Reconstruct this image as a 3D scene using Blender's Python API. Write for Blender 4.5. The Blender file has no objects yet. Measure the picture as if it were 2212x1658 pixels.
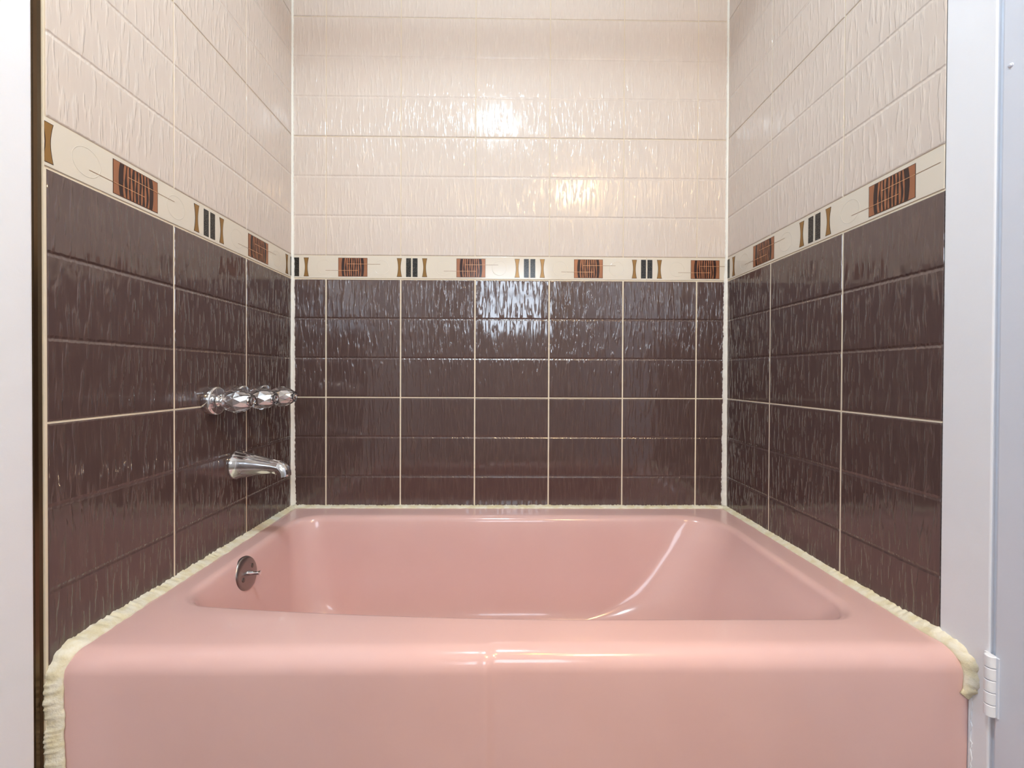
import bpy, bmesh, math, random
from mathutils import Vector, Matrix, noise
random.seed(4)
S = bpy.context.scene
COL = S.collection
PI = math.pi

# ------------------------------------------------------------------ camera
F = Vector((0.01016952, 0.99991872, -0.00768992))
R = Vector((0.99993996, -0.01013775, 0.00415986))
U = Vector((-0.00408157, 0.00773177, 0.99996178))
cd = bpy.data.cameras.new('camera'); cam = bpy.data.objects.new('camera', cd); COL.objects.link(cam)
cd.sensor_width = 36.0; cd.lens = 893.495 / 2212 * 36.0
cd.shift_x = 0.00316; cd.shift_y = -0.00596
cd.clip_start = 0.01
m = Matrix.Identity(4)
for i in range(3):
    m[i][0] = R[i]; m[i][1] = U[i]; m[i][2] = -F[i]
m[0][3], m[1][3], m[2][3] = 0.73747, -1.44446, 0.862
cam.matrix_world = m
S.camera = cam

# ------------------------------------------------------------------ light, exposure
w = bpy.data.worlds.new('world'); S.world = w; w.use_nodes = True
w.node_tree.nodes['Background'].inputs[0].default_value = (0.75, 0.85, 1.0, 1)
w.node_tree.nodes['Background'].inputs[1].default_value = 0.5
S.view_settings.view_transform = 'Standard'
S.view_settings.look = 'None'
S.view_settings.exposure = 0.93
S.view_settings.gamma = 1.0
S.view_settings.use_curve_mapping = False
CEIL_E, VAN_E, WIN_E, SPOT_E = 62.0, 54.0, 5.3, 14.0

def lamp(name, kind, loc, target, energy, color, size=0.1, **kw):
    l = bpy.data.lights.new(name, kind); l.energy = energy; l.color = color
    o = bpy.data.objects.new(name, l); COL.objects.link(o); o.location = loc
    d = Vector(target) - Vector(loc)
    o.rotation_euler = d.to_track_quat('-Z', 'Y').to_euler()
    if kind == 'AREA':
        l.shape = 'RECTANGLE'; l.size = size; l.size_y = kw.get('size_y', size)
    if kind == 'SPOT':
        l.shadow_soft_size = size; l.spot_size = kw['angle']; l.spot_blend = 1.0
    return o
# warm spot added to tint the front of the tub, no lamp known here
lamp('added_warm_spot', 'SPOT', (0.95, -1.75, 2.40), (0.87, -0.77, 0.22), SPOT_E, (1.0, 0.42, 0.02), 0.03, angle=math.radians(22))

# ------------------------------------------------------------------ helpers
W = 1.5137          # alcove width
GZ = 0.781          # white grout line height
TH = 0.13714        # one row
TW = 0.2586         # tile width
BZ0, BZ1 = GZ + 3*TH, GZ + 3*TH + 0.0803
CZ = 2.44           # ceiling
RIM = 0.40

def link(name, me, parent=None, mats=(), smooth=False):
    o = bpy.data.objects.new(name, me); COL.objects.link(o)
    for mm in mats: me.materials.append(mm)
    if smooth:
        for p in me.polygons: p.use_smooth = True
    if parent: o.parent = parent
    return o
def from_bm(name, bm, mats, parent=None, smooth=False, recalc=True):
    if recalc: bmesh.ops.recalc_face_normals(bm, faces=bm.faces[:])
    me = bpy.data.meshes.new(name); bm.to_mesh(me); bm.free()
    return link(name, me, parent, mats, smooth)
def tag(o, label=None, cat=None, group=None, kind=None):
    if label: o['label'] = label
    if cat: o['category'] = cat
    if group: o['group'] = group
    if kind: o['kind'] = kind
    return o
def empty(name, loc, label, cat, group=None):
    o = bpy.data.objects.new(name, None); COL.objects.link(o); o.location = loc; o.empty_display_size = .05
    return tag(o, label, cat, group)
def box(bm, a, b, mi=0, bev=0.0):
    vs = [bm.verts.new((x, y, z)) for x in (a[0], b[0]) for y in (a[1], b[1]) for z in (a[2], b[2])]
    fs = []
    for q in ((0,1,3,2),(4,6,7,5),(0,4,5,1),(2,3,7,6),(0,2,6,4),(1,5,7,3)):
        f = bm.faces.new([vs[i] for i in q]); f.material_index = mi; fs.append(f)
    bmesh.ops.recalc_face_normals(bm, faces=fs)
    if bev:
        es = list({e for f in fs for e in f.edges})
        bmesh.ops.bevel(bm, geom=es, offset=bev, segments=3, affect='EDGES', profile=.5)
    return fs
def boxobj(name, a, b, mat, parent=None, bev=0.0, kind=None):
    bm = bmesh.new(); box(bm, a, b, 0, bev)
    o = from_bm(name, bm, [mat], parent, smooth=False)
    if kind: o['kind'] = kind
    return o
def lathe(name, prof, axis_o, axis_d, n, mat, parent=None, smooth=True, closed=True):
    """prof: (distance along axis, radius)"""
    d = Vector(axis_d).normalized(); a = d.orthogonal().normalized(); b = d.cross(a)
    o = Vector(axis_o); bm = bmesh.new(); rings = []
    for (t, r) in prof:
        rings.append([bm.verts.new(o + d*t + (a*math.cos(2*PI*k/n) + b*math.sin(2*PI*k/n))*r) for k in range(n)])
    for i in range(len(rings)-1):
        for k in range(n):
            bm.faces.new((rings[i][k], rings[i][(k+1)%n], rings[i+1][(k+1)%n], rings[i+1][k]))
    bm.faces.new(rings[0][::-1]); bm.faces.new(rings[-1])
    ob = from_bm(name, bm, [mat], parent, smooth)
    if smooth:
        md = ob.modifiers.new('es', 'EDGE_SPLIT'); md.split_angle = math.radians(40)
    return ob

# ------------------------------------------------------------------ materials
def srgb(r, g, b):
    f = lambda c: (c/255/12.92) if c/255 <= .04045 else ((c/255+.055)/1.055)**2.4
    return (f(r), f(g), f(b), 1)
def mat(name, col, rough=.5, metal=0.0, **kw):
    mm = bpy.data.materials.new(name); mm.use_nodes = True
    p = mm.node_tree.nodes['Principled BSDF']
    p.inputs['Base Color'].default_value = col
    p.inputs['Roughness'].default_value = rough
    p.inputs['Metallic'].default_value = metal
    for k, v in kw.items():
        p.inputs[k.replace('_', ' ')].default_value = v
    return mm
class NT:
    def __init__(s, mm): s.t = mm.node_tree; s.p = s.t.nodes['Principled BSDF']
    def n(s, ty, **kw):
        x = s.t.nodes.new(ty)
        for k, v in kw.items(): setattr(x, k, v)
        return x
    def L(s, a, b): s.t.links.new(a, b)
    def m(s, op, a, b=None, c=None):
        x = s.n('ShaderNodeMath', operation=op)
        for i, v in enumerate((a, b, c)):
            if v is None: continue
            if hasattr(v, 'is_output'): s.L(v, x.inputs[i])
            else: x.inputs[i].default_value = v
        return x.outputs[0]
    def noise(s, vec, scale, detail=2, rough=.5, dist=0.0):
        x = s.n('ShaderNodeTexNoise'); x.inputs['Scale'].default_value = scale
        x.inputs['Detail'].default_value = detail; x.inputs['Roughness'].default_value = rough
        x.inputs['Distortion'].default_value = dist
        s.L(vec, x.inputs['Vector']); return x.outputs['Fac']
    def comb(s, x, y, z=0.0):
        c = s.n('ShaderNodeCombineXYZ')
        for i, v in enumerate((x, y, z)):
            if hasattr(v, 'is_output'): s.L(v, c.inputs[i])
            else: c.inputs[i].default_value = v
        return c.outputs[0]
    def ss(s, v, a, b, lo=0.0, hi=1.0):
        x = s.n('ShaderNodeMapRange', interpolation_type='SMOOTHSTEP'); s.L(v, x.inputs[0])
        for i, q in zip((1, 2, 3, 4), (a, b, lo, hi)): x.inputs[i].default_value = q
        return x.outputs[0]
    def bump(s, h, strength=1.0, dist=1.0):
        x = s.n('ShaderNodeBump'); x.inputs['Strength'].default_value = strength; x.inputs['Distance'].default_value = dist
        s.L(h, x.inputs['Height']); s.L(x.outputs[0], s.p.inputs['Normal'])

def tile_mat(name, c0, c1, rough, amp, groove, coat=0.0):
    mm = mat(name, c0, rough); g = NT(mm)
    uv = g.n('ShaderNodeUVMap'); uv.uv_map = 'UVMap'
    sp = g.n('ShaderNodeSeparateXYZ'); g.L(uv.outputs[0], sp.inputs[0]); u, v = sp.outputs[0], sp.outputs[1]
    # drip ripples: long narrow vertical swellings
    a = g.noise(g.comb(g.m('MULTIPLY', u, 120.0), g.m('MULTIPLY', v, 2.1)), 1.0, 2.0, .45, .10)
    b = g.noise(g.comb(g.m('MULTIPLY', u, 36.0), g.m('MULTIPLY', v, 1.1), 7.3), 1.0, 1.0, .5)
    a2 = g.ss(a, .50, .67)
    # row groove (every integer v)
    wig = g.m('MULTIPLY', g.m('SUBTRACT', g.noise(g.comb(g.m('MULTIPLY', u, 150.0), g.m('MULTIPLY', v, 3.0), 3.0), 1.0, 2.0), .5), .035)
    fr = g.m('SUBTRACT', g.m('FRACT', g.m('ADD', g.m('ADD', v, wig), .5)), .5)
    d = g.m('MULTIPLY', g.m('ABSOLUTE', fr), TH)
    gr = g.ss(d, 0.0, .0055, -groove, 0.0)
    fade = g.ss(d, .002, .016, .25, 1.0)
    h = g.m('ADD', g.m('MULTIPLY', g.m('MULTIPLY', a2, amp), fade), g.m('ADD', g.m('MULTIPLY', b, amp*1.3), gr))
    g.p.inputs['IOR'].default_value = 1.74 if 'brown' in name else 1.42
    g.bump(h)
    mix = g.n('ShaderNodeMix', data_type='RGBA')
    mix.inputs[6].default_value = c0; mix.inputs[7].default_value = c1
    g.L(g.ss(a, .35, .7), mix.inputs[0]); g.L(mix.outputs[2], g.p.inputs['Base Color'])
    return mm
M_BROWN = tile_mat('brown_tile_glaze', srgb(86, 68, 66), srgb(94, 75, 71), .07, .00115, .0018)
M_CREAM = tile_mat('cream_tile_glaze', srgb(216, 203, 194), srgb(221, 209, 200), .10, .00090, .0014)
M_BORD = mat('border_glaze', srgb(224, 215, 201), .12)
M_GROUT = mat('grout', srgb(240, 228, 206), .8)
M_GROUT_T = mat('grout_cream', srgb(222, 208, 186), .8)
M_COPPER = mat('copper_print', srgb(160, 106, 76), .25, .25)
M_DARK = mat('dark_print', srgb(46, 22, 20), .2)
M_GOLD = mat('gold_print', srgb(150, 112, 62), .25, .35)
M_LINE = mat('bronze_line_print', srgb(150, 120, 95), .3, .2)
M_BLACK = mat('speckled_black_print', srgb(30, 28, 28), .2)
g = NT(M_BLACK)
tc = g.n('ShaderNodeTexCoord')
vo = g.n('ShaderNodeTexVoronoi'); vo.inputs['Scale'].default_value = 420.0; g.L(tc.outputs['Object'], vo.inputs['Vector'])
mx = g.n('ShaderNodeMix', data_type='RGBA'); mx.inputs[6].default_value = srgb(120, 115, 105); mx.inputs[7].default_value = srgb(28, 26, 26)
g.L(g.ss(vo.outputs['Distance'], .22, .32), mx.inputs[0]); g.L(mx.outputs[2], g.p.inputs['Base Color'])

def paint(name, col, rough=.42, sc=14.0, h=.0012):
    mm = mat(name, col, rough); g = NT(mm); tc = g.n('ShaderNodeTexCoord')
    g.bump(g.m('MULTIPLY', g.noise(tc.outputs['Object'], sc, 5.0, .6), h)); return mm
M_PAINT = paint('white_paint', srgb(243, 245, 252))
M_DOOR = paint('door_paint', srgb(222, 227, 240), .45, 10.0)
M_WALLP = paint('room_wall_paint', srgb(186, 190, 196), .7)
M_CEIL = mat('ceiling_paint', srgb(235, 232, 228), .8)
M_FLOOR = mat('floor_tile', srgb(130, 121, 113), .25)
M_CAULK = mat('cream_caulk', srgb(238, 231, 205), .55, Subsurface_Weight=.0)
g = NT(M_CAULK); tc = g.n('ShaderNodeTexCoord')
nz = g.noise(tc.outputs['Object'], 40.0, 4.0, .6)
mx = g.n('ShaderNodeMix', data_type='RGBA'); mx.inputs[6].default_value = srgb(229, 219, 186); mx.inputs[7].default_value = srgb(240, 235, 218)
g.L(g.ss(nz, .35, .65), mx.inputs[0]); g.L(mx.outputs[2], g.p.inputs['Base Color'])
g.bump(g.m('MULTIPLY', g.noise(tc.outputs['Object'], 170.0, 3.0, .6), .0012))
M_CAULKW = mat('white_caulk', srgb(244, 243, 236), .5)
g = NT(M_CAULKW); tc = g.n('ShaderNodeTexCoord'); g.bump(g.m('MULTIPLY', g.noise(tc.outputs['Object'], 120.0, 3.0, .6), .001))
M_TUB = mat('pink_enamel', srgb(226, 172, 164), .16, Coat_Weight=.3, Coat_Roughness=.04, Specular_IOR_Level=.35)
g = NT(M_TUB); tc = g.n('ShaderNodeTexCoord')
mx = g.n('ShaderNodeMix', data_type='RGBA'); mx.inputs[6].default_value = srgb(224, 185, 181); mx.inputs[7].default_value = srgb(227, 189, 185)
g.L(g.ss(g.noise(tc.outputs['Object'], 5.0, 3.0, .5), .3, .7), mx.inputs[0]); g.L(mx.outputs[2], g.p.inputs['Base Color'])
g.bump(g.m('MULTIPLY', g.noise(tc.outputs['Object'], 9.0, 1.0, .5), .0006))
M_CHROME = mat('chrome', (.82, .83, .85, 1), .07, 1.0)
M_NICKEL = mat('worn_nickel', srgb(158, 150, 147), .30, 1.0)
M_SCREW = mat('screw_metal', srgb(135, 128, 124), .35, 1.0)
M_BRONZE = mat('bronze_trim', srgb(98, 80, 60), .22, .9)
M_GLASS = mat('clear_acrylic', (1, 1, 1, 1), .01, 0.0, Transmission_Weight=1.0, IOR=1.49)
M_INSERT = mat('silver_brightener', (.93, .93, .95, 1), .22, 1.0)
def emis(name, col, st):
    mm = mat(name, (.8, .8, .8, 1), .5); p = mm.node_tree.nodes['Principled BSDF']
    p.inputs['Emission Color'].default_value = col; p.inputs['Emission Strength'].default_value = st; return mm
M_CEILL = emis('ceiling_lamp_glow', (.81, .99, 1.09, 1), CEIL_E)
M_BULB = emis('warm_bulb_glow', (1.0, .66, .30, 1), VAN_E)
M_SKY = emis('daylight_glow', (.70, .84, 1.0, 1), WIN_E)

# ------------------------------------------------------------------ tiled walls
def mapper(side):
    if side == 'back':  return lambda s, z, n: Vector((s, -n, z))
    if side == 'left':  return lambda s, z, n: Vector((n, s, z))       # s = -distance from the corner
    if side == 'right': return lambda s, z, n: Vector((W - n, -s, z))  # s = distance from the corner
def slab(bm, uvl, P, s0, s1, z0, z1, n0, n1, mi, vref, uoff=0.0):
    e = .0012; e2 = .0004
    rings = [(0, n0), (0, n1 - e), (e2, n1 - e2), (e, n1)]
    vr = []
    for ins, n in rings:
        vr.append([(bm.verts.new(P(s, z, n)), s, z) for s, z in
                   ((s0+ins, z0+ins), (s1-ins, z0+ins), (s1-ins, z1-ins), (s0+ins, z1-ins))])
    faces = []
    for i in range(len(vr)-1):
        for k in range(4):
            q = (vr[i][k], vr[i][(k+1) % 4], vr[i+1][(k+1) % 4], vr[i+1][k])
            faces.append(q)
    faces.append(tuple(vr[-1]))
    for q in faces:
        f = bm.faces.new([v[0] for v in q]); f.material_index = mi
        for lp, v in zip(f.loops, q):
            lp[uvl].uv = (v[1] + uoff, (v[2] - vref) / TH)
def make_wall(side, smin, smax, joints, zbot, backing):
    P = mapper(side); bm = bmesh.new(); uvl = bm.loops.layers.uv.new('UVMap')
    gp = .0022
    # grout bed: lower one pale, upper one cream
    for z0, z1, mi in ((zbot, BZ0 + .01, 0), (BZ0 + .01, CZ, 3)):
        a = P(smin, z0, backing); b = P(smax, z1, -.0012)
        box(bm, [min(a[i], b[i]) for i in range(3)], [max(a[i], b[i]) for i in range(3)], mi)
    cols = [smin] + [j for j in joints if smin < j < smax] + [smax]
    k = 0
    for i in range(len(cols)-1):
        a = cols[i] + (gp if i else 0); b = cols[i+1] - (gp if i+1 < len(cols)-1 else 0)
        if b - a < .006: continue
        for j in range(-2, 1):      # brown courses
            z0, z1 = GZ + 3*TH*j, GZ + 3*TH*(j+1)
            z0c, z1c = max(z0 + .0017, zbot), z1 - .0017
            if j == 0: z1c = BZ0 - .0022
            if z1c - z0c < .01: continue
            k += 1; slab(bm, uvl, P, a, b, z0c, z1c, -.004, 0.0, 1, GZ, k*1.37)
        z = BZ1; j = 0
        while z < CZ - .01:         # cream courses
            z1 = min(z + 3*TH, CZ); k += 1
            slab(bm, uvl, P, a + (-.0008 if i else 0), b - (-.0008 if i+1 < len(cols)-1 else 0), z + .0012, z1 - .0009, -.004, 0.0, 2, BZ1, k*1.37)
            z += 3*TH
    o = from_bm('wall_' + side, bm, [M_GROUT, M_BROWN, M_CREAM, M_GROUT_T], recalc=False)
    o['kind'] = 'structure'
    return o
def make_border(side, smin, smax, starts, parent):
    P = mapper(side); bm = bmesh.new(); Lb = .4095
    N = .0006
    def flat(pts, mi, n):
        c = [s for s, z in pts]
        if max(c) <= smin or min(c) >= smax: return
        pts = [(min(max(s, smin), smax), z) for s, z in pts]
        vs = [bm.verts.new(P(s, z, n)) for s, z in pts]
        f = bm.faces.new(vs); f.material_index = mi
    zc = (BZ0 + BZ1)/2
    z0, z1 = BZ0 + .0020, BZ1 - .0005
    a = P(smin, z0, -.004)
    # border tiles, one for each repeat
    edges = sorted({smin, smax} | {s for s in starts if smin < s < smax} | {s+Lb for s in starts if smin < s+Lb < smax})
    for i in range(len(edges)-1):
        e0 = edges[i] + (.0006 if i else 0); e1 = edges[i+1] - (.0006 if i+1 < len(edges)-1 else 0)
        if e1 - e0 < .004: continue
        p = P(e0, z0, -.004); q = P(e1, z1, N)
        box(bm, [min(p[i], q[i]) for i in range(3)], [max(p[i], q[i]) for i in range(3)], 0, .0007)
    h = .0325; y0, y1 = zc - h, zc + h
    for s0 in starts:
        X = lambda f: s0 + f*Lb
        def rect(f0, f1, a, b, mi, n): flat([(X(f0), a), (X(f1), a), (X(f1), b), (X(f0), b)], mi, n)
        for f0, f1 in ((.008, .050), (.953, .995)):
            rect(f0, f1, y0, y1, 5, N + .0003)
        for fc in (.110, .896):       # hourglass bars with dark outline
            for mi, gro, n in ((2, 0.0, N+.0003), (3, .0012, N+.0005)):
                L_, R_ = [], []
                for q in range(13):
                    t = q/12; z = y0 + gro*.8 + (y1 - y0 - 1.6*gro)*t
                    wd = .0046 + .0042*abs(2*t-1)**1.8 - gro
                    L_.append((X(fc) - wd, z)); R_.append((X(fc) + wd, z))
                for q in range(12):
                    flat([L_[q], R_[q], R_[q+1], L_[q+1]], mi, n)
        # copper panel
        rect(.380, .626, y0, y1, 2, N + .0003)
        rect(.3825, .6235, y0 + .001, y1 - .001, 1, N + .0005)
        # dark barrel
        pr = []
        for q in range(13):
            t = q/12; z = y0 + .0015 + (y1 - y0 - .003)*t
            pr.append((z, .158 + .012*(1-abs(2*t-1)**2)))
        cx = .503
        for q in range(12):
            (za, wa), (zb, wb) = pr[q], pr[q+1]
            sc = .56
            flat([(X(cx-wa*sc), za), (X(cx+wa*sc), za), (X(cx+wb*sc), zb), (X(cx-wb*sc), zb)], 2, N + .0007)
        rr = random.Random(5)
        ns = 8
        for k in range(ns):
            u = (k + .5)/ns*2 - 1
            ph = rr.random()*6; am = .0004 + rr.random()*.0004; th = .0014 + rr.random()*.0004
            pts = []
            for q in range(15):
                t = q/14; z = y0 + .0015 + (y1 - y0 - .003)*t
                wd = (.150 + .014*(1-abs(2*t-1)**2))*.52
                pts.append((X(cx + u*wd*.92) + am*math.sin(ph + t*5), z, th*(.6 + .8*abs(math.sin(ph*2 + t*4)))))
            for q in range(14):
                (sa, za, ta), (sb, zb, tb) = pts[q], pts[q+1]
                flat([(sa-ta, za), (sa+ta, za), (sb+tb, zb), (sb-tb, zb)], 1, N + .0009)
        # thin lines
        zl, zh = zc - .0115, zc + .0110
        rect(.272, .380, zl-.0006, zl+.0006, 4, N + .0003); rect(.380, .545, zl-.0006, zl+.0006, 6, N + .0012)
        rect(.626, .735, zh-.0006, zh+.0006, 4, N + .0003); rect(.455, .626, zh-.0006, zh+.0006, 6, N + .0012)
        # raised circles in the glaze
        for fc in (.262, .745):
            r = .025; n_ = 40
            for q in range(n_):
                t0, t1 = 2*PI*q/n_, 2*PI*(q+1)/n_
                ring = []
                for rad, n in ((r-.0008, N+.00005), (r, N+.0004), (r+.0008, N+.00005)):
                    ring.append(((X(fc)+rad*math.cos(t0), zc+rad*math.sin(t0)), (X(fc)+rad*math.cos(t1), zc+rad*math.sin(t1)), n))
                if X(fc)-r < smin or X(fc)+r > smax: continue
                for i in (0, 1):
                    A, B = ring[i], ring[i+1]
                    vs = [bm.verts.new(P(*A[0], A[2])), bm.verts.new(P(*B[0], B[2])), bm.verts.new(P(*B[1], B[2])), bm.verts.new(P(*A[1], A[2]))]
                    bm.faces.new(vs).material_index = 0
    M_LL = bpy.data.materials.get('light_line_print') or mat('light_line_print', srgb(196, 150, 112), .3, .2)
    o = from_bm('tile_border', bm, [M_BORD, M_COPPER, M_DARK, M_GOLD, M_LINE, M_BLACK, M_LL], parent, recalc=False)
    o['label'] = 'cream border strip with copper panels, gold hourglass bars and black speckled bars'
    return o
LE, RE = .7735, .7185
wb = make_wall('back', 0.0, W, [.11622 + TW*k for k in range(6)], .30, -.05)
make_border('back', 0.0, W, [.413 - .4095 - .4095, .0035, .413, .8225, 1.232], wb)
wl = make_wall('left', -LE, .0, [-.254 - TW*k for k in (2, 1, 0)], .0, -.05)
make_border('left', -LE, .0, [-.8136, -.4041, .0054], wl)
wr = make_wall('right', .0, RE, [.240 + TW*k for k in range(3)], .0, -.05)
make_border('right', .0, RE, [-.4085, .001, .4115], wr)

# ------------------------------------------------------------------ rest of the room
YB = -3.05
boxobj('floor', (-.2, YB, -.05), (W+.2, .05, 0), M_FLOOR, kind='structure')
boxobj('ceiling', (-.2, YB, CZ), (W+.2, .05, CZ+.05), M_CEIL, kind='structure')
# painted parts of the side walls
boxobj('painted_section', (-.05, YB, 0), (-.002, -.875, CZ), M_WALLP, wl)
boxobj('painted_section', (W+.006, YB, 0), (W+.05, -1.60, CZ), M_WALLP, wr)
boxobj('painted_section', (W+.006, -1.60, 2.08), (W+.05, -.7185, CZ), M_WALLP, wr)
# left casing board beside the tiles
boxobj('trim_1', (-.05, -.8745, 0), (.004, -.7925, CZ), M_PAINT, bev=.004, kind='structure')
# bronze edge strip
bm = bmesh.new()
pr = [(-.03, -.7735), (-.0035, -.7737), (-.0015, -.7760), (-.0030, -.7800), (-.0025, -.7860), (-.0005, -.7900), (-.001, -.7922), (-.03, -.7924)]
v0 = [bm.verts.new((x, y, 0)) for x, y in pr]; v1 = [bm.verts.new((x, y, CZ)) for x, y in pr]
for k in range(len(pr)):
    bm.faces.new((v0[k], v0[(k+1) % len(pr)], v1[(k+1) % len(pr)], v1[k]))
bm.faces.new(v0); bm.faces.new(v1)
from_bm('trim_2', bm, [M_BRONZE], smooth=False)['kind'] = 'structure'
# thin pale grout edge at the end of the left tiling
boxobj('tile_edge', (-.004, -.7745, 0), (.0006, -.7735, CZ), M_GROUT, wl)
# right jamb
bm = bmesh.new(); box(bm, (W, -.7955, 0), (W+.05, -.7187, 2.08), 0, .003)
from_bm('trim_3', bm, [M_PAINT])['kind'] = 'structure'
# door closed in the right wall, hinged on the jamb
bm = bmesh.new(); box(bm, (W-.0005, -1.598, .008), (W+.036, -.8025, 2.075), 0, .0025)
door = from_bm('door_1', bm, [M_DOOR]); door['kind'] = 'structure'
# stop strip behind the gap between jamb and door
boxobj('door_stop', (W+.006, -.8025, 0), (W+.045, -.7955, 2.08), M_DOOR, door)
def hinge(z0, z1, nm='hinge'):
    bm = bmesh.new()
    ks = 5; h = (z1-z0)/ks
    for k in range(ks):
        n = 20; r = .0068
        a = z0 + h*k + .0006; b = z0 + h*(k+1) - .0006
        rings = []
        for z, rad in ((a, r*.86), (a+.0008, r), (b-.0008, r), (b, r*.86)):
            rings.append([bm.verts.new((W-.0045 + rad*math.cos(2*PI*i/n), -.8000 + rad*math.sin(2*PI*i/n), z)) for i in range(n)])
        for i in range(3):
            for j in range(n): bm.faces.new((rings[i][j], rings[i][(j+1)%n], rings[i+1][(j+1)%n], rings[i+1][j]))
        bm.faces.new(rings[0]); bm.faces.new(rings[-1])
    o = from_bm(nm, bm, [M_PAINT], door, True)
    o.modifiers.new('es', 'EDGE_SPLIT').split_angle = math.radians(40)
    o['label'] = 'painted-over butt hinge with cracked white paint'
    # leaves
    bm = bmesh.new()
    box(bm, (W-.0026, -.8095, z0+.001), (W+.0002, -.8035, z1-.001), 0, .0008)
    l = from_bm('hinge_leaf', bm, [M_DOOR], o)
    bm = bmesh.new()
    box(bm, (W-.0030, -.7975, z0), (W+.0005, -.7900, z1), 0, .0008)
    from_bm('hinge_leaf', bm, [M_PAINT], o)
hinge(.325, .422)
hinge(1.72, 1.817)
# small painted-over screw stub on the door
lathe('nail_stub', [(0, .0035), (.0012, .0034), (.0018, .0022), (.0030, .0018), (.0034, .0006)], (W-.0004, -.8135, 1.340), (-1, 0, -.2), 14, M_DOOR, door)

# wall behind the camera with its window
bm = bmesh.new()
wx0, wx1, wz0, wz1 = .45, 1.20, 1.28, 2.05
for a, b in (((-.2, YB-.06, 0), (wx0, YB, CZ)), ((wx1, YB-.06, 0), (W+.2, YB, CZ)), ((wx0, YB-.06, 0), (wx1, YB, wz0)), ((wx0, YB-.06, wz1), (wx1, YB, CZ))):
    box(bm, a, b)
from_bm('wall_front', bm, [M_WALLP])['kind'] = 'structure'
bm = bmesh.new()
for a, b in (((wx0, YB-.05, wz0), (wx0+.035, YB+.01, wz1)), ((wx1-.035, YB-.05, wz0), (wx1, YB+.01, wz1)), ((wx0, YB-.05, wz0), (wx1, YB+.01, wz0+.035)),
             ((wx0, YB-.05, wz1-.035), (wx1, YB+.01, wz1)), ((wx0, YB-.05, 1.70), (wx1, YB-.01, 1.73))):
    box(bm, a, b)
win = from_bm('window_1', bm, [M_PAINT]); win['kind'] = 'structure'
boxobj('frosted_pane', (wx0+.03, YB-.045, wz0+.03), (wx1-.03, YB-.04, wz1-.03), M_SKY, win)

# ceiling light
cl = empty('ceiling_light', (.68, -1.12, CZ), 'round white ceiling light above the bathroom floor', 'ceiling light')
o = lathe('base', [(0, .125), (.012, .125), (.018, .115)], (0, 0, 0), (0, 0, -1), 40, M_PAINT, cl)
o = lathe('diffuser', [(.018, .110), (.034, .107), (.046, .09), (.056, .05), (.058, .004)], (0, 0, 0), (0, 0, -1), 40, M_CEILL, cl)
# warm ceiling dome nearer the room side
vl = empty('ceiling_light', (1.33, -2.05, CZ), 'frosted dome ceiling light with a warm glow near the door side', 'ceiling light')
lathe('base', [(0, .155), (.014, .155), (.022, .145)], (0, 0, 0), (0, 0, -1), 48, M_BRONZE, vl)
lathe('diffuser', [(.020, .140), (.045, .136), (.070, .115), (.090, .075), (.098, .03), (.099, .004)], (0, 0, 0), (0, 0, -1), 48, M_BULB, vl)
# shower curtain rod
cr = empty('curtain_rod', (0, -.74, 2.28), 'chrome shower curtain rod across the front of the alcove', 'curtain rod')
lathe('rod', [(.004, .016), (W-.004, .016)], (0, 0, 0), (1, 0, 0), 24, M_CHROME, cr)
lathe('flange', [(0.0005, .032), (.006, .032), (.012, .02)], (0, 0, 0), (1, 0, 0), 24, M_CHROME, cr)
lathe('flange', [(0.002, .032), (.006, .032), (.012, .02)], (W, 0, 0), (-1, 0, 0), 24, M_CHROME, cr)
# ceiling ring made up to go with the added warm spot
dl = empty('added_spot_ring', (.95, -1.75, CZ), 'small ceiling ring added for the warm spot', 'added_spot_ring')
lathe('spot_ring', [(0, .05), (.006, .05), (.010, .042)], (0, 0, 0), (0, 0, -1), 30, M_PAINT, dl)

# ------------------------------------------------------------------ bathtub
def rloop(x0, x1, y0, y1, rad, ns=(300, 60), nc=14):
    """rounded rectangle, counter-clockwise from the front-left corner; rad = (fl, fr, br, bl)"""
    pts = []
    cs = [(x0+rad[0], y0+rad[0], rad[0], PI), (x1-rad[1], y0+rad[1], rad[1], 1.5*PI), (x1-rad[2], y1-rad[2], rad[2], 0), (x0+rad[3], y1-rad[3], rad[3], .5*PI)]
    for i, (cx, cy, r, a0) in enumerate(cs):
        for k in range(nc+1):
            a = a0 + .5*PI*k/nc; pts.append((cx + r*math.cos(a), cy + r*math.sin(a)))
        nx, ny, nr, na = cs[(i+1) % 4]
        e = pts[-1]; s = (nx + nr*math.cos(na), ny + nr*math.sin(na)); n = ns[i % 2]
        for k in range(1, n): pts.append((e[0] + (s[0]-e[0])*k/n, e[1] + (s[1]-e[1])*k/n))
    return pts
def sst(a, b, x):
    t = min(1, max(0, (x-a)/(b-a))); return t*t*(3-2*t)
def frontoff(x):      # the apron steps back to the right of a soft ridge
    return .0045*sst(.700, .722, x)*(1 - sst(1.35, 1.5, x)) - .0022*math.exp(-((x-.711)/.008)**2)
TX0, TX1, TYF, TYB = .0165, 1.5140, -.7700, -.003
bm = bmesh.new(); loops = []
def addloop(pts, z, front=False, zf=None):
    vs = []
    for x, y in pts:
        yy = y
        if front and y < -.6: yy = y + frontoff(x)*sst(-.6, -.75, y)
        vs.append(bm.verts.new((x, yy, zf(x, y) if zf else z)))
    loops.append(vs)
def outer(ins_f, ins_s, r): return rloop(TX0 + ins_s*.5, TX1 - ins_s*.4, TYF + ins_f, TYB, (r*.5, r*.25, .004, .004))
addloop(outer(.004, 0, .010), 0.0, True)
addloop(outer(.004, 0, .010), 0.04, True)
addloop(outer(.004, 0, .010), 0.2, True)
addloop(outer(.003, 0, .010), 0.34, True)
RR = .034
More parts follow.
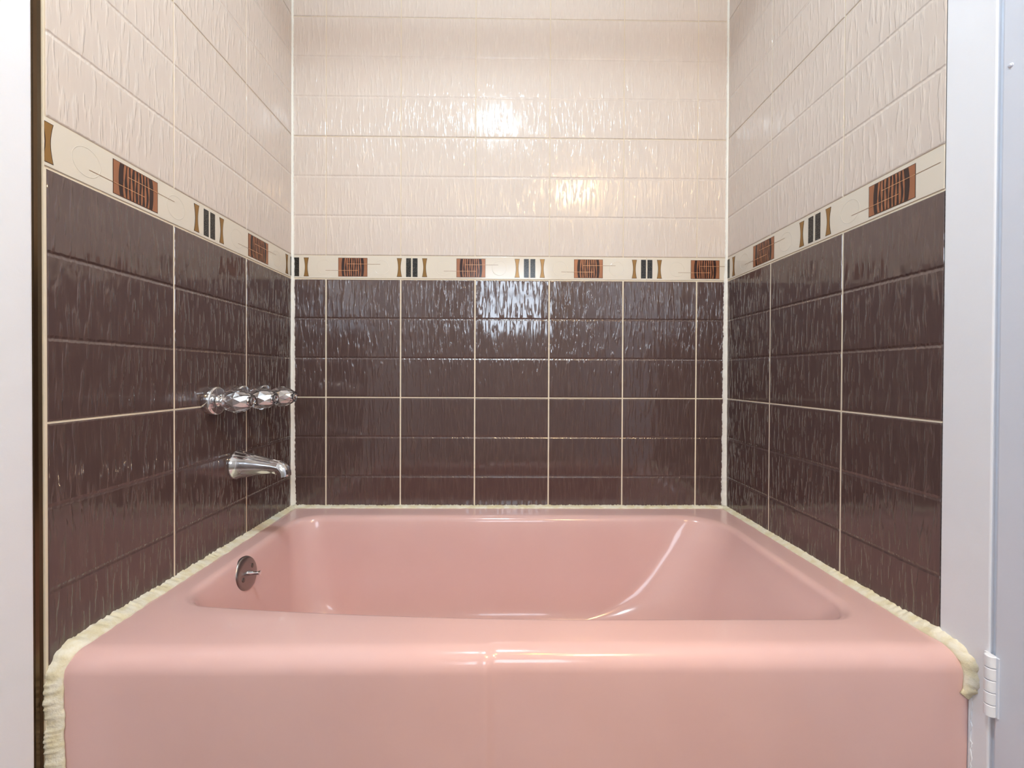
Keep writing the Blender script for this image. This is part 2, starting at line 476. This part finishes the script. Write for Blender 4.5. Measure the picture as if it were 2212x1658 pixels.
for k in range(0, 11):
    a = .5*PI*k/10
    addloop(outer(.003 + RR*(1-math.cos(a)), .010*(1-math.cos(a)), .010 + .012*math.sin(a)), RIM - RR + RR*math.sin(a), True)
def rimz(x, y):       # flat rim, falling a touch towards the basin
    return RIM
def inner_pts(ins, fz):
    """inner loop; ins = (left, right, back, front) insets from the basin opening"""
    l, r, b, f = ins
    rad = [max(.02, q) for q in fz]
    pts = rloop(.062 + l, 1.443 - r, -.672 + f, -.082 - b, rad)
    out = []
    for x, y in pts:
        t = max(0, (.96 - x)/.81); wgt = sst(-.35, -.60, y)
        y2 = y + .046*t**2.0*wgt
        out.append((x, y2))
    return out
rad0 = (.075, .075, .13, .085)
for k in (.25, .5, .75, 1.0):
    o_ = outer(.003+RR, .010, .022); i_ = inner_pts((0, 0, 0, 0), rad0)
    q = k
    addloop([(a[0]*(1-q)+b[0]*q, a[1]*(1-q)+b[1]*q) for a, b in zip(o_, i_)], RIM)
ZB = .095
roll = [(.0035, .0004), (.008, .0019), (.012, .0045), (.0155, .008), (.018, .0125), (.0197, .018)]
for dx, dz in roll:
    addloop(inner_pts((dx, dx*1.25, dx*1.1, dx*.8), [q - dx*.5 for q in rad0]), RIM - dz)
tot = (.075, .275, .085, .065); z1 = RIM - .018; H = z1 - ZB
prof = [(.05, .07), (.11, .16), (.18, .28), (.26, .40), (.34, .52), (.42, .63), (.50, .725), (.565, .79), (.64, .85), (.72, .90), (.80, .94), (.88, .970), (.95, .990), (1.0, 1.0)]
for a, d in prof:
    dx = .0197
    r_ = [rad0[0]*.95+.02*a, .07 + .04*a, .125 + .075*a, .08+.03*a]
    addloop(inner_pts((dx + tot[0]*a, dx*1.25 + tot[1]*a, dx*1.1 + tot[2]*a, dx*.8 + tot[3]*a), r_), z1 - H*d)
for q in (.25, .5, .75):
    base = inner_pts((.0197 + tot[0], .0246 + tot[1], .0217 + tot[2], .0158 + tot[3]), [.09]*4)
    cx, cy = .55, -.38
    addloop([(x*(1-q) + cx*q, y*(1-q) + cy*q) for x, y in base], ZB - .006*q)
n = len(loops[0])
for i in range(len(loops)-1):
    for k in range(n):
        bm.faces.new((loops[i][k], loops[i][(k+1) % n], loops[i+1][(k+1) % n], loops[i+1][k]))
bm.faces.new(loops[-1])
tub = from_bm('bathtub', bm, [M_TUB], smooth=True, recalc=True)
tag(tub, 'glossy pink enamel bathtub built in between the tiled walls', 'bathtub')

# ------------------------------------------------------------------ caulk
def fbm(t, s, seed): return noise.noise(Vector((t*s, seed*13.7, seed*3.1)))
def sweep(path, name, mats, parent=None, seed=1, step=.0035, rag=.5, bm=None, build=True, mi=0):
    """path: list of (point, dirA, widthA, dirB, widthB, bulge)"""
    P = []
    dist = 0.0
    for i in range(len(path)-1):
        p, q = path[i], path[i+1]
        L = (Vector(q[0]) - Vector(p[0])).length; k = max(1, int(L/step))
        for j in range(k):
            t = j/k
            l = lambda a, b: a*(1-t) + b*t
            P.append((Vector(p[0]).lerp(Vector(q[0]), t), Vector(p[1]).lerp(Vector(q[1]), t), l(p[2], q[2]), Vector(p[3]).lerp(Vector(q[3]), t), l(p[4], q[4]), l(p[5], q[5]), dist + L*t))
        dist += L
    q = path[-1]; P.append((Vector(q[0]), Vector(q[1]), q[2], Vector(q[3]), q[4], q[5], dist))
    own = bm is None
    if own: bm = bmesh.new()
    rows = []
    for (o, A, wa, B, wb_, bu, d) in P:
        wa2 = wa*(1 + rag*(.5*fbm(d, 60, seed) + .8*fbm(d, 230, seed+1) + .35*fbm(d, 14, seed+5)))
        wb2 = wb_*(1 + .45*rag*(.7*fbm(d, 22, seed+2) + .35*fbm(d, 90, seed+3)))
        A = A.normalized(); B = B.normalized()
        b2 = bu*(1 + .35*fbm(d, 50, seed+4))
        sec = [o - A*.002 - B*.002, o + A*wa2 - B*.001]
        for k in range(0, 9):
            t = k/8
            base = (A*wa2)*(1-t) + (B*wb2)*t
            nrm = (A + B).normalized()
            e = b2*(math.sin(PI*t)**.6 if 0 < t < 1 else 0)
            lift = (B*.0006 if t < .5 else A*.0006)
            sec.append(o + base + nrm*e + lift)
        sec.append(o + B*wb2 - A*.001)
        rows.append([bm.verts.new(v) for v in sec])
    n = len(rows[0])
    for i in range(len(rows)-1):
        for k in range(n):
            f = bm.faces.new((rows[i][k], rows[i][(k+1) % n], rows[i+1][(k+1) % n], rows[i+1][k])); f.material_index = mi
    bm.faces.new(rows[0]).material_index = mi; bm.faces.new(rows[-1]).material_index = mi
    if own and build: return from_bm(name, bm, mats, parent, True)
X_, Y_, Z_ = Vector((1,0,0)), Vector((0,1,0)), Vector((0,0,1))
# around the tub, one continuous run: up the left front, along left, back, right, down the right front
bm = bmesh.new()
nx, ny = (-X_), (-Y_)
e = .0005
# left front strip between wall end and apron
sweep([((.0, -.7685, .02), Vector((0,-1,0)), .0085, X_, .0240, .0014),
       ((.0, -.7685, .22), Vector((0,-1,0)), .0080, X_, .0235, .0014),
       ((.0, -.7685, .34), Vector((0,-1,0)), .0080, X_, .0230, .0014),
       ((.0, -.7668, .370), Vector((0,-1,.1)), .0080, X_, .0230, .0022),
       ((.0, -.7560, .390), Vector((0,-.8,1)), .0095, X_, .0265, .0040),
       ((.0, -.735, RIM), Vector((0,-.15,1)), .0110, X_, .0290, .0022),
       ((.0, -.60, RIM), Z_, .0095, X_, .0250, .0013),
       ((.0, -.30, RIM), Z_, .0080, X_, .0230, .0010),
       ((.0, -.0, RIM), Z_, .0075, X_, .0210, .0010)], None, None, seed=3, bm=bm, step=.0025)
sweep([((0, 0, RIM), Z_, .0065, ny, .0190, .0010),
       ((W, 0, RIM), Z_, .0065, ny, .0190, .0010)], None, None, seed=8, bm=bm, step=.003)
sweep([((W, 0, RIM), Z_, .0080, nx, .0170, .0010),
       ((W, -.40, RIM), Z_, .0085, nx, .0170, .0010),
       ((W, -.66, RIM), Z_, .0110, nx, .0190, .0012),
       ((W, -.715, RIM), Vector((0,-.2,1)), .0130, nx, .0180, .0014),
       ((W, -.744, .3985), Vector((0,-.8,1)), .0150, nx, .0140, .0016),
       ((W, -.7635, .385), Vector((0,-1,.6)), .0160, nx, .0110, .0016),
       ((W, -.7680, .362), Vector((0,-1,.15)), .0150, nx, .0100, .0014),
       ((W, -.7685, .344), Vector((0,-1,0)), .0105, nx, .0115, .0010),
       ((W, -.7685, .336), Vector((0,-1,0)), .0040, nx, .0150, .0008), ((W, -.7685, .326), Vector((0,-1,0)), .0006, nx, .0040, .0004)], None, None, seed=12, bm=bm, step=.0025, rag=.32)
ck = from_bm('caulk_bead', bm, [M_CAULK], None, True)
tag(ck, 'ragged cream caulk bead running around the rim of the pink tub', 'caulk')
# thin broken paint edge between apron and jamb
bm = bmesh.new()
sweep([((W, -.7685, .330), Vector((0,-1,0)), .0030, nx, .0016, .0003), ((W, -.7685, .02), Vector((0,-1,0)), .0030, nx, .0016, .0003)], None, None, seed=31, bm=bm, rag=1.1)
pe = from_bm('caulk_bead', bm, [M_PAINT], None, True)
tag(pe, 'thin broken white paint bead down the right side of the tub apron', 'caulk')
for side, x, d, sd, lab in (('l', 0.0, X_, 20, 'white caulk bead in the corner behind the faucet handles'), ('r', W, nx, 27, 'white caulk bead in the tiled corner away from the faucet')):
    wA = .0115 if side == 'r' else .0095
    o = sweep([((x, 0, RIM+.006), d, .0130, ny, .0130, .0016),
               ((x, 0, .55), d, wA, ny, .0110, .0012),
               ((x, 0, .95), d, wA, ny, .0110, .0012),
               ((x, 0, 1.19), d, .0085, ny, .0085, .0010),
               ((x, 0, 1.30), d, .0060, ny, .0070, .0008),
               ((x, 0, CZ), d, .0040, ny, .0045, .0006)], 'caulk_bead', [M_CAULKW], seed=sd, step=.005, rag=.35)
    tag(o, lab, 'caulk')

# ------------------------------------------------------------------ faucet handles
def make_handle(y, label, zz=.7935, rot=0.0):
    t = empty('faucet_handle', (0, y, zz), label, 'faucet handle', 'crystal faucet handles on the left wall')
    o = lathe('escutcheon', [(.0006, .0345), (.003, .0362), (.016, .0352), (.0185, .0340), (.020, .0310), (.0215, .014), (.024, .0125), (.026, .0115)], (0,0,0), (1,0,0), 48, M_CHROME, t)
    lathe('stem', [(.022, .0105), (.026, .0100), (.032, .0098), (.044, .0090), (.085, .0075), (.0865, .003)], (0,0,0), (1,0,0), 32, M_CHROME, t)
    n = 8
    pr = [(.033, .0125, 0), (.036, .0205, .5), (.050, .0280, 0), (.068, .0315, .5), (.087, .0255, 0), (.101, .0175, .5), (.1055, .0155, 0)]
    def gem(sc, d0, d1):
        bm = bmesh.new(); rings = []
        for d, r, ph in pr:
            d = d0 + (d - pr[0][0])/(pr[-1][0] - pr[0][0])*(d1 - d0)
            rings.append([bm.verts.new((d, r*sc*math.cos(2*PI*(k+ph)/n + rot), r*sc*math.sin(2*PI*(k+ph)/n + rot))) for k in range(n)])
        for i in range(len(rings)-1):
            a, b = rings[i], rings[i+1]
            for k in range(n):
                if pr[i][2] == 0:
                    bm.faces.new((a[k], a[(k+1)%n], b[k])); bm.faces.new((a[(k+1)%n], b[(k+1)%n], b[k]))
                else:
                    bm.faces.new((a[k], b[(k+1)%n], b[k])); bm.faces.new((a[k], a[(k+1)%n], b[(k+1)%n]))
        bm.faces.new(rings[0][::-1]); bm.faces.new(rings[-1])
        return bm
    bm = gem(1.0, pr[0][0], pr[-1][0])
    kb = from_bm('knob', bm, [M_GLASS], t, False)
    kb['label'] = 'faceted clear crystal knob'
    lathe('cap', [(.1052, .0100), (.1068, .0096), (.1074, .0066), (.1062, .0055), (.1060, .001)], (0,0,0), (1,0,0), 24, M_CHROME, kb)
    from_bm('brightening_insert', gem(.70, .040, .100), [M_INSERT], kb, False)  # reflective core added inside the acrylic to brighten the knob
    return t
make_handle(-.399, 'crystal faucet handle farthest from the back corner, its round chrome plate fully showing', rot=.1)
make_handle(-.294, 'middle crystal faucet handle of the row on the left wall', rot=.25)
make_handle(-.190, 'crystal faucet handle nearest the white corner caulk, overlapping it', rot=.4)

# ------------------------------------------------------------------ tub spout
sp = empty('tub_spout', (0, -.300, .612), 'chrome tub spout on the brown tiles below the crystal handles', 'tub spout')
bm = bmesh.new(); n = 36
secs = [ # x, centre z, half height, half width, squareness
 (.0006, 0, .0400, .0380), (.004, 0, .0405, .0385), (.007, 0, .0395, .0375), (.012, 0, .0375, .0352), (.030, -.0005, .0345, .0318),
 (.050, -.001, .0310, .0285), (.070, -.0025, .0270, .0252), (.090, -.0040, .0235, .0225), (.105, -.0052, .0212, .0208), (.116, -.0062, .0200, .0202), (.124, -.0078, .0190, .0200)]
SX = .90
rings = []
for x, zc, hh, hw in secs:
    rings.append([bm.verts.new((x*SX, hw*math.cos(2*PI*k/n), zc + hh*math.sin(2*PI*k/n))) for k in range(n)])
# turned-down nose
R0 = .016
for q in range(1, 9):
    a = q/8*math.radians(84)
    px = .124*SX + .020*math.sin(a); pz = -.0078 - .020*(1-math.cos(a))
    hh = .0190 - .0025*q/8; hw = .0200 - .001*q/8
    up = Vector((math.sin(a), 0, math.cos(a)))
    rings.append([bm.verts.new(Vector((px, 0, pz)) + Vector((0,1,0))*hw*math.cos(2*PI*k/n) + up*hh*math.sin(2*PI*k/n)) for k in range(n)])
last = rings[-1]
rings.append([bm.verts.new(v.co + Vector((0,0,-.006))) for v in last])
c = sum((v.co for v in rings[-1]), Vector())/n
rings.append([bm.verts.new(c + (v.co-c)*.82) for v in rings[-1]])
rings.append([bm.verts.new(v.co + Vector((0,0,.012))) for v in rings[-1]])
for i in range(len(rings)-1):
    for k in range(n): bm.faces.new((rings[i][k], rings[i][(k+1)%n], rings[i+1][(k+1)%n], rings[i+1][k]))
bm.faces.new(rings[0][::-1]); bm.faces.new(rings[-1])
o = from_bm('spout_body', bm, [M_CHROME], sp, True); o.modifiers.new('es', 'EDGE_SPLIT').split_angle = math.radians(50)

# ------------------------------------------------------------------ overflow plate on the inner end of the tub
ax = Vector((1, 0, .20)).normalized()
po = Vector((.0815, -.395, .357))
ov = empty('overflow_plate', po, 'round worn metal overflow plate with trip lever inside the tub', 'overflow plate')
lathe('plate', [(-.004, .0375), (.000, .0410), (.004, .0412), (.0070, .0392), (.0088, .0350), (.0095, .0200), (.0097, .001)], (0,0,0), ax, 56, M_NICKEL, ov)
lathe('lever', [(.009, .0068), (.013, .0066), (.017, .0054), (.034, .0046), (.036, .0054), (.040, .0054), (.0414, .002)], (0,0,0), Vector((1, .02, .03)), 20, M_CHROME, ov)
s1 = ax.orthogonal().normalized(); s2 = ax.cross(s1)
for sgn in (-1, 1):
    c = Vector((0, .021*sgn, .009*sgn)); c -= ax*c.dot(ax)
    lathe('screw', [(.0088, .0060), (.0102, .0056), (.0112, .0040), (.0116, .001)], c, ax, 20, M_SCREW, ov)
